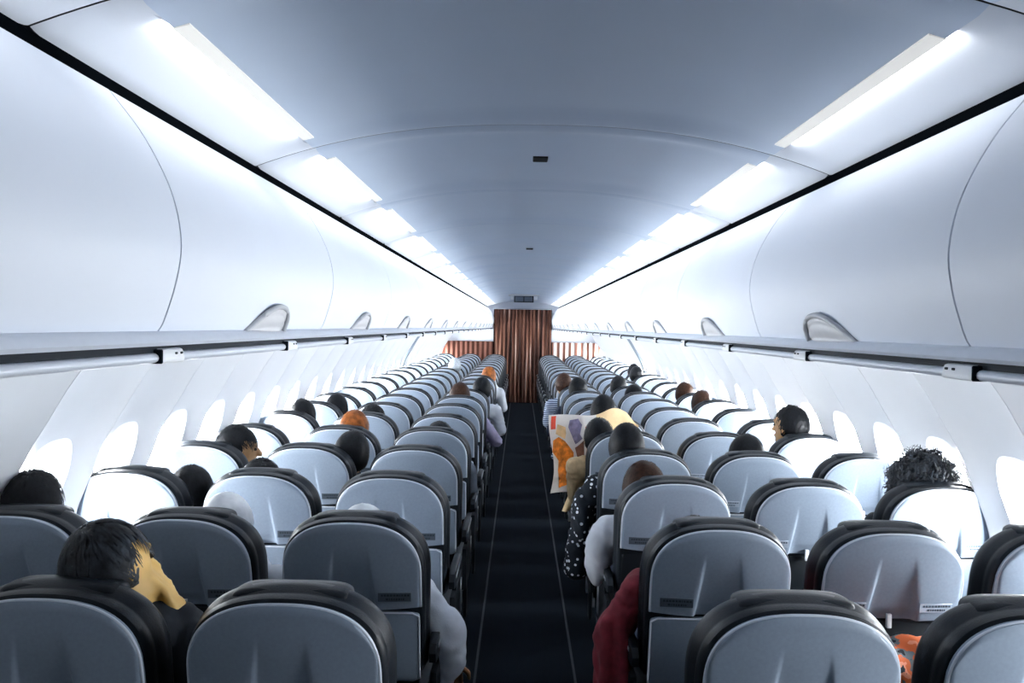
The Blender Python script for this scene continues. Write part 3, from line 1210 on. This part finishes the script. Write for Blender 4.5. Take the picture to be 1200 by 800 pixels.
def person(row, col, label, hx=None, ztop=1.12, hair='black', style='short', shirt='black', skin=None, yaw=0, roll=0, pitch=0,
           arms=None, near=None, extra=None, hy=0.235, trousers='navy', seed=None, cap=False, leanx=None, cuff=0.82):
    """one seated passenger; hx is the head's sideways offset from the seat's middle"""
    sx, sy = COLX[col], ROW_Y[row]
    hx = 0.0 if hx is None else -0.05 + (hx + 0.05) * 0.948 - sx
    ztop = 1.63 - (1.63 - ztop) * 0.948
    near = row < 4 if near is None else near
    seed = row * 7 + ord(col) if seed is None else seed
    vox = 0.0075 if near else 0.011
    skin = skin or M_SKIN
    e = link('person', None, None, (sx, sy, 0))
    tag(e, label, 'person', 'seated passengers')
    H = Vector((hx, hy, ztop - 0.122))
    Rh = (Matrix.Rotation(R(yaw), 3, 'Z') @ Matrix.Rotation(R(roll), 3, 'Y') @ Matrix.Rotation(R(pitch), 3, 'X'))

    def hp(x, y, z):
        return H + Rh @ Vector((x, y, z))
    lx = hx * 0.75 if leanx is None else leanx
    neck = hp(0, -0.02, -0.10)
    sh = Vector((lx, 0.265, min(neck.z - 0.055, 0.86)))
    hip = Vector((0, 0.36, 0.55))
    shL, shR = sh + Vector((-0.165, 0, -0.015)), sh + Vector((0.165, 0, -0.015))
    default = {'L': [shL, shL + Vector((-0.02, 0.09, -0.21)), Vector((-0.08, 0.52, 0.60))],
               'R': [shR, shR + Vector((0.02, 0.09, -0.21)), Vector((0.08, 0.52, 0.60))]}
    for k in 'LR':
        if arms and k in arms:
            default[k] = [default[k][0] if arms[k][0] is None else Vector(arms[k][0])] + [Vector(p) for p in arms[k][1:3]]
    head = [ellipsoid(hp(0, 0, 0.012), (0.076, 0.094, 0.104), Rh), ellipsoid(hp(0, 0.032, -0.055), (0.056, 0.062, 0.062), Rh),
            capsule(hp(0, 0.090, 0.010), hp(0, 0.110, -0.024), 0.010, 0.014), ellipsoid(hp(0, 0.078, -0.088), (0.026, 0.020, 0.020), Rh),
            ellipsoid(hp(-0.077, -0.004, -0.012), (0.010, 0.020, 0.031), Rh), ellipsoid(hp(0.077, -0.004, -0.012), (0.010, 0.020, 0.031), Rh),
            ellipsoid(hp(0, 0.086, -0.058), (0.024, 0.014, 0.013), Rh), ellipsoid(hp(0, 0.080, 0.030), (0.052, 0.018, 0.012), Rh),
            capsule(neck + Vector((0, 0, 0.04)), sh + Vector((0, 0, 0.02)), 0.052, 0.058)]
    torso = [capsule(sh + Vector((-0.11, 0, -0.02)), sh + Vector((0.11, 0, -0.02)), 0.062, 0.062),
             ellipsoid((sh + hip) / 2 + Vector((0, 0.01, 0.06)), (0.165, 0.105, 0.19)), ellipsoid(hip + Vector((0, -0.01, 0.06)), (0.155, 0.115, 0.13)),
             capsule(sh + Vector((0, 0, 0.0)), hip, 0.095, 0.11)]
    limb = []
    slv = []
    for k in 'LR':
        a, b, c_ = default[k]
        limb += [capsule(a, b, 0.048, 0.040), capsule(b, c_, 0.039, 0.027)]
        slv += [capsule(a, b, 0.060, 0.052), capsule(b, b + (c_ - b) * cuff, 0.050, 0.040)]
        cdir = (c_ - b).normalized()
        spec = arms[k] if arms and k in arms else None
        if spec and len(spec) > 3:
            limb += hand_prims(c_, spec[3], spec[4], spec[5] if len(spec) > 5 else 0.5)
        else:
            limb += hand_prims(c_, cdir + Vector((0, 0.2, -0.3)), (0, 0, -1), 0.35)
    legs = []
    for s in (-1, 1):
        kn = Vector((s * 0.115, 0.70 if row < 20 else 0.62, 0.545))
        an = Vector((s * 0.10, 0.66 if row < 20 else 0.60, 0.10))
        legs += [capsule(hip + Vector((s * 0.08, 0, 0)), kn, 0.082, 0.058), capsule(kn, an, 0.056, 0.040)]
    body = blob('body', head + torso + limb + legs, vox, skin, 3)
    bo = link('body', body, e)
    for s in (-1, 1):
        v, f = ellipsoid(hp(s * 0.031, 0.084, 0.006), (0.013, 0.009, 0.008), Rh, 10, 6)
        link('eye', new_mesh('eye', v, f, M_EYE), bo)
    v, f = ellipsoid(hp(0, 0.096, -0.058), (0.022, 0.008, 0.009), Rh, 12, 6)
    link('mouth', new_mesh('mouth', v, f, M_LIP), bo)
    if near or row < 10:
        inf = [capsule(sh + Vector((-0.115, 0, -0.02)), sh + Vector((0.115, 0, -0.02)), 0.073, 0.073),
               ellipsoid((sh + hip) / 2 + Vector((0, 0.01, 0.06)), (0.178, 0.118, 0.20)), ellipsoid(hip + Vector((0, -0.01, 0.07)), (0.166, 0.126, 0.13)),
               capsule(sh + Vector((0, -0.005, 0.015)), hip, 0.100, 0.12), capsule(sh + Vector((0, 0, 0.03)), sh, 0.066, 0.075)]
        so = link('shirt', fold(blob('shirt', inf + slv + (extra or []), vox, SHIRT[shirt], 4), 0.0035, seed), e)
        tr = [capsule(a_, b_, c1, c2) for a_, b_, c1, c2 in
              [(hip + Vector((s * 0.08, 0, 0)), Vector((s * 0.115, 0.70 if row < 20 else 0.62, 0.545)), 0.094, 0.068) for s in (-1, 1)] +
              [(Vector((s * 0.115, 0.70 if row < 20 else 0.62, 0.545)), Vector((s * 0.10, 0.66 if row < 20 else 0.60, 0.13)), 0.067, 0.055) for s in (-1, 1)]]
        link('trousers', blob('trousers', tr + [ellipsoid(hip, (0.16, 0.12, 0.10))], 0.012, SHIRT[trousers], 4), e)
        for s in (-1, 1):
            link('shoe', blob('shoe', [capsule((s * 0.10, 0.62, 0.045), (s * 0.11, 0.80, 0.04), 0.042, 0.036), capsule((s * 0.10, 0.64, 0.05), (s * 0.10, 0.65, 0.10), 0.044, 0.042)], 0.012, SHIRT['black'], 2), e)
    else:
        inf = [capsule(sh + Vector((-0.115, 0, -0.02)), sh + Vector((0.115, 0, -0.02)), 0.073, 0.073), capsule(sh, hip, 0.15, 0.15)]
        link('shirt', blob('shirt', inf + slv, 0.014, SHIRT[shirt], 3), e)
    if cap:
        link('cap', hair_mesh(H + Vector((0, 0, 0.004)), Rh, 'cap', HAIRC['white'], seed), e)
    ho = link('hair', hair_mesh(H, Rh, style, HAIRC[hair], seed), e)
    if row < 9 and not cap:
        link('hair_locks', strand_mesh(H, Rh, style, HAIRC[hair], 1300 if row < 4 else 500, seed), ho)
    return e


def aisle_arm(s, drop=0.0, out=0.0):
    """arm hung out over the aisle armrest; s = +1 on the left block, -1 on the right block"""
    return {('R' if s > 0 else 'L'): [None, (s * (0.275 + out), 0.30, 0.66), (s * 0.17, 0.53, 0.655)]}


person(0, 'B', 'man in dark jacket leaning his cheek on his hand, nearest the camera', -1.045, 1.14, 'grey', 'tousled', 'black', M_SKIN_LIT,
       yaw=-34, roll=-22, pitch=4, hy=0.215, leanx=0.12, cuff=0.98,
       arms={'R': [(0.27, 0.26, 0.82), (0.33, 0.40, 0.72), (0.190, 0.285, 0.915), (-0.40, -0.10, 0.88), (-0.9, -0.2, -0.2), 0.30]},
       extra=[capsule((0.05, 0.25, 0.82), (0.23, 0.26, 0.83), 0.06, 0.075)], near=True)
person(1, 'A', 'dark-haired head beside the left wall, cut by the picture edge', -1.69, 1.115, 'black', 'tousled', 'black')
person(1, 'B', 'white-capped head over the second left middle seat', -1.035, 1.045, 'white', 'short', 'white', cap=True)
person(1, 'C', 'white-capped passenger with white sleeve hanging over the left aisle armrest', -0.57, 1.015, 'black', 'short', 'white',
       M_SKIND, arms={'R': [(0.20, 0.26, 0.73), (0.285, 0.25, 0.575), (0.275, 0.40, 0.48)]}, cap=True, cuff=0.55, trousers='white', near=True, leanx=0.05,
       extra=[ellipsoid((0.275, 0.255, 0.62), (0.058, 0.065, 0.10)), capsule((0.290, 0.25, 0.55), (0.27, 0.25, 0.48), 0.045, 0.026)])
person(2, 'A', 'long dark hair showing at the edge of the third left window seat', -1.45, 1.01, 'black', 'long', 'black')
person(2, 'B', 'top of a dark head above the third left middle seat', -1.15, 1.045, 'black', 'tousled', 'black')
person(3, 'A', 'dark-haired passenger in the fourth left window seat with face turned right', -1.51, 1.09, 'black', 'tousled', 'black', M_SKIN, yaw=-70)
person(3, 'B', 'round dark head tilted out beside the fourth left middle seat', -0.915, 1.075, 'black', 'short', 'black', roll=8)
person(4, 'B', 'brown-orange head with a lit crown in the fifth left middle seat', -1.05, 1.105, 'ginger', 'short', 'grey')  # brown-orange hair; light striking the crown is put into the ginger colour
person(4, 'C', 'top of a dark head in the fifth left aisle seat', -0.53, 1.045, 'black', 'short', 'grey')
person(5, 'B', 'black-haired head in the sixth left middle seat', -1.07, 1.07, 'black', 'tousled', 'grey')
person(5, 'A', 'dark head by the window in the sixth left row', -1.56, 1.10, 'black', 'short', 'black')
person(6, 'A', 'dark head by the window in the seventh left row', -1.49, 1.075, 'black', 'short', 'black')
person(7, 'C', 'brown-haired passenger with pale sleeve in the eighth left aisle seat', -0.57, 1.13, 'brown', 'short', 'lilac', arms=aisle_arm(1, out=0.03))
person(8, 'C', 'black-haired passenger with white sleeve leaning towards the aisle, ninth left row', -0.41, 1.135, 'black', 'short', 'white', M_SKIND,
       arms=aisle_arm(1, out=0.05), trousers='white')
person(11, 'C', 'ginger-haired passenger far down the left aisle column', -0.43, 1.13, 'ginger', 'short', 'white', arms=aisle_arm(1, out=0.03))
person(13, 'B', 'silver-haired head standing tall far down the left middle column', -0.97, 1.17, 'silver', 'short', 'grey')
person(1, 'D', 'passenger with maroon sleeve hanging into the aisle beside the second right aisle seat', 0.55, 1.00, 'black', 'short', 'red',
       arms={'L': [(-0.20, 0.25, 0.80), (-0.30, 0.27, 0.62), (-0.29, 0.40, 0.50)]}, near=True,
       extra=[capsule((-0.22, 0.22, 0.80), (-0.300, 0.24, 0.64), 0.050, 0.060), capsule((-0.30, 0.24, 0.64), (-0.330, 0.22, 0.36), 0.055, 0.025),
              capsule((-0.270, 0.22, 0.62), (-0.275, 0.20, 0.40), 0.05, 0.02), capsule((-0.315, 0.20, 0.70), (-0.325, 0.18, 0.38), 0.022, 0.018),
              capsule((-0.275, 0.19, 0.72), (-0.255, 0.17, 0.42), 0.022, 0.018)])
person(2, 'D', 'dark-brown head and white sleeve at the third right aisle seat', 0.49, 1.065, 'brown', 'short', 'white',
       arms=aisle_arm(-1), near=True, extra=[ellipsoid((-0.275, 0.27, 0.70), (0.052, 0.07, 0.13))])
person(3, 'D', 'round black head and dotted sleeve at the fourth right aisle seat', 0.51, 1.14, 'black', 'short', 'dots',
       arms=aisle_arm(-1, out=0.01), near=True, extra=[ellipsoid((-0.285, 0.28, 0.70), (0.055, 0.08, 0.14)), capsule((-0.29, 0.3, 0.6), (-0.30, 0.36, 0.42), 0.06, 0.07)])
person(4, 'D', 'dark head bent behind the open newspaper on the right aisle', 0.44, 1.085, 'black', 'short', 'beige', M_SKIN,
       arms={'L': [None, (-0.26, 0.34, 0.64), (-0.20, 0.53, 0.63), (-0.05, 0.3, 0.9), (0, 1, 0), 1.0],
             'R': [None, (0.22, 0.36, 0.70), (0.13, 0.52, 0.85), (0.0, 0.3, 0.9), (0, 1, 0), 1.0]}, near=True)
person(5, 'D', 'large round black head beyond the newspaper on the right aisle', 0.54, 1.165, 'black', 'short', 'navy')
person(6, 'D', 'passenger with pale striped sleeve beside the seventh right aisle seat', 0.52, 1.03, 'black', 'short', 'stripe', arms=aisle_arm(-1, out=0.03))
person(8, 'D', 'black head in the ninth right aisle seat', 0.52, 1.15, 'black', 'short', 'navy', arms=aisle_arm(-1, out=0.03))
person(9, 'D', 'brown head just beyond a black one in the right aisle column', 0.42, 1.15, 'brown', 'short', 'stripe', arms=aisle_arm(-1, out=0.04))
person(3, 'E', 'dark crown of a head over the fourth right middle seat', 1.13, 1.095, 'black', 'short', 'black')
person(2, 'F', 'curly dark-grey hair above the third right window seat', 1.675, 1.105, 'grey', 'curly', 'black')
person(4, 'F', 'dark-haired passenger with hand raised to face by the right windows', 1.60, 1.18, 'black', 'tousled', 'black', M_SKIN, yaw=40,
       arms={'R': [None, (0.14, 0.42, 0.80), (0.085, 0.34, 0.98), (-0.3, -0.2, 0.8), (-1, 0, 0), 0.6]}, near=True)
person(7, 'F', 'chestnut-brown head in the right window column, nearer of the brown pair', 1.55, 1.10, 'brown', 'short', 'grey')
person(8, 'F', 'chestnut-brown head in the right window column, farther of the brown pair', 1.55, 1.12, 'brown', 'short', 'grey')
person(8, 'E', 'low black head in the ninth right middle seat', 1.06, 1.09, 'black', 'short', 'black')
person(9, 'E', 'black head in the tenth right middle seat', 1.0, 1.13, 'black', 'short', 'black')
person(12, 'F', 'small dark head far down the right window column', 1.50, 1.13, 'black', 'short', 'grey')
person(13, 'F', 'tiny black head farthest down the right window column', 1.57, 1.13, 'black', 'short', 'black')

# ------------------------------------------------------------------ newspaper
NY = ROW_Y[4] + 0.60


def news_pt(u, v, off=0.0):
    """u across (0 at the aisle), v up; a sheet bowed towards its reader and folded back at the aisle edge"""
    x = 0.165 + 0.57 * u
    zt = 1.055 + 0.055 * math.exp(-((u - 0.72) / 0.16) ** 2) - 0.06 * smoothstep(0.85, 1.0, u)
    zb = 0.54 + 0.24 * smoothstep(0.25, 0.5, u)
    z = zb + (zt - zb) * v
    y = NY + 0.05 * math.sin(2.6 * u * math.pi) - 0.10 * (u - 0.45) ** 2 + 0.10 * (v - 0.6) ** 2 + off
    x += 0.02 * math.sin(5 * v) * (1 - u)
    return Vector((-0.05 + (x + 0.05) * 0.95, y, 1.63 - (1.63 - z) * 0.95))


def news_patch(name, poly, m, off):
    """polygon given in (u, v) printed on the sheet, following its bend"""
    us = [p[0] for p in poly]
    vs_ = [p[1] for p in poly]
    V = [news_pt(u, v, off) for u, v in poly]
    c_ = (sum(us) / len(us), sum(vs_) / len(vs_))
    V2 = V + [news_pt((u + c_[0]) / 2, (v + c_[1]) / 2, off) for u, v in poly] + [news_pt(*c_, off)]
    n = len(poly)
    F = [(i, (i + 1) % n, n + (i + 1) % n, n + i) for i in range(n)] + [(n + i, n + (i + 1) % n, 2 * n) for i in range(n)]
    return new_mesh(name, V2, F, m)


nw = link('newspaper', None, None, (0, 0, 0))
tag(nw, 'open newspaper with orange and red pictures held up on the right aisle side', 'newspaper')


def sheet(u0, u1, off, m, name):
    nu, nv = 24, 20

    def P(i, j):
        return news_pt(u0 + (u1 - u0) * i / (nu - 1), j / (nv - 1), off)
    V, F = grid(P, nu, nv)
    n = len(V)
    V += [p + Vector((0, 0.0012, 0)) for p in V]
    F += [tuple(n + k for k in reversed(f)) for f in F]
    return new_mesh(name, V, F, m)


pg = link('page', sheet(0.0, 0.52, 0, M_PAPER, 'page'), nw)
pg2 = link('page', sheet(0.52, 1.0, 0, M_PAPER2, 'page'), nw, label='tan page of the newspaper')


def pr(name, poly, m):
    link(name, news_patch(name, poly, m, -0.003), pg)


def dense(poly, k=4):
    out = []
    for i in range(len(poly)):
        a, b = poly[i], poly[(i + 1) % len(poly)]
        out += [(a[0] + (b[0] - a[0]) * j / k, a[1] + (b[1] - a[1]) * j / k) for j in range(k)]
    return out


pr('red_banner', dense([(0.02, 0.82), (0.075, 0.82), (0.085, 0.985), (0.03, 0.985)]), M_PR_RD)
pr('tan_picture', dense([(0.10, 0.88), (0.19, 0.84), (0.19, 0.76), (0.17, 0.69), (0.11, 0.73), (0.07, 0.76)]), M_PR_TAN)
pr('orange_picture', dense([(0.03, 0.68), (0.10, 0.72), (0.17, 0.66), (0.25, 0.52), (0.24, 0.44), (0.20, 0.40), (0.19, 0.10), (0.09, 0.06), (0.05, 0.30),
                            (0.06, 0.42), (0.00, 0.54)]), M_PR_OR)
pr('violet_picture', dense([(0.24, 0.93), (0.33, 0.95), (0.37, 0.85), (0.34, 0.72), (0.36, 0.64), (0.28, 0.62), (0.25, 0.74), (0.22, 0.84)]), M_PR_VI)
pr('brown_picture', dense([(0.27, 0.58), (0.37, 0.60), (0.36, 0.40), (0.37, 0.22), (0.28, 0.20), (0.29, 0.40)]), M_PR_BR)
for i, a in enumerate((0.40, 0.445, 0.475)):
    if i == 0:
        pr('letter', [(a, 0.72), (a + 0.009, 0.72), (a + 0.009, 0.755), (a + 0.023, 0.755), (a + 0.023, 0.72), (a + 0.032, 0.72), (a + 0.032, 0.80),
                      (a + 0.023, 0.80), (a + 0.023, 0.765), (a + 0.009, 0.765), (a + 0.009, 0.80), (a, 0.80)], M_PR_RD)
    else:
        pr('letter', dense([(a, 0.72), (a + 0.014, 0.72), (a + 0.014, 0.80), (a, 0.80)], 2), M_PR_RD)
for i in range(4):
    pr('text_line', dense([(0.40, 0.955 - 0.03 * i), (0.51, 0.955 - 0.03 * i), (0.51, 0.943 - 0.03 * i), (0.40, 0.943 - 0.03 * i)], 3), M_LATCH)
for i in range(9):
    pr('text_line', dense([(0.40, 0.66 - 0.026 * i), (0.50, 0.66 - 0.026 * i), (0.50, 0.648 - 0.026 * i), (0.40, 0.648 - 0.026 * i)], 3), M_LATCH)
for i in range(5):
    pr('text_line', dense([(0.215, 0.36 - 0.05 * i), (0.275, 0.36 - 0.05 * i), (0.275, 0.345 - 0.05 * i), (0.215, 0.345 - 0.05 * i)], 3), M_LATCH)
# loose lower sheet, folded, tan, between the page and the dotted sleeve
V, F = grid(lambda i, j: Vector((0.315 + 0.06 * (i / 9) * (0.4 + 0.6 * math.sin(math.pi * (0.15 + 0.8 * j / 11))) - 0.09 * (1 - j / 11), NY - 0.05 - 0.015 * math.sin(i * 0.35), 0.50 + 0.24 * j / 11)), 10, 12)
n = len(V)
V += [p + Vector((0, 0.002, 0)) for p in V]
F += [tuple(n + k for k in reversed(f)) for f in F]
link('folded_sheet', new_mesh('folded_sheet', V, F, M_PAPER2), nw)

# ------------------------------------------------------------------ floral bundle between the two nearest right seats
FB = blob('floral_cloth_bundle', [ellipsoid((0, 0, 0.0), (0.13, 0.10, 0.15)), ellipsoid((0.05, 0.02, 0.10), (0.09, 0.08, 0.07)), ellipsoid((-0.06, -0.01, 0.09), (0.08, 0.08, 0.07)),
                                  ellipsoid((0.0, 0.04, -0.08), (0.16, 0.12, 0.10))], 0.010, M_FLORAL, 3)
for v in FB.vertices:
    v.co += v.normal * 0.016 * noise.noise(v.co * 16)
fb = link('floral_cloth_bundle', FB, None, (0.950, 2.22, 0.665))
tag(fb, 'orange and black floral cloth bundle between the two nearest right seats', 'cloth')

bpy.data.scenes.remove(BLOB_SC)
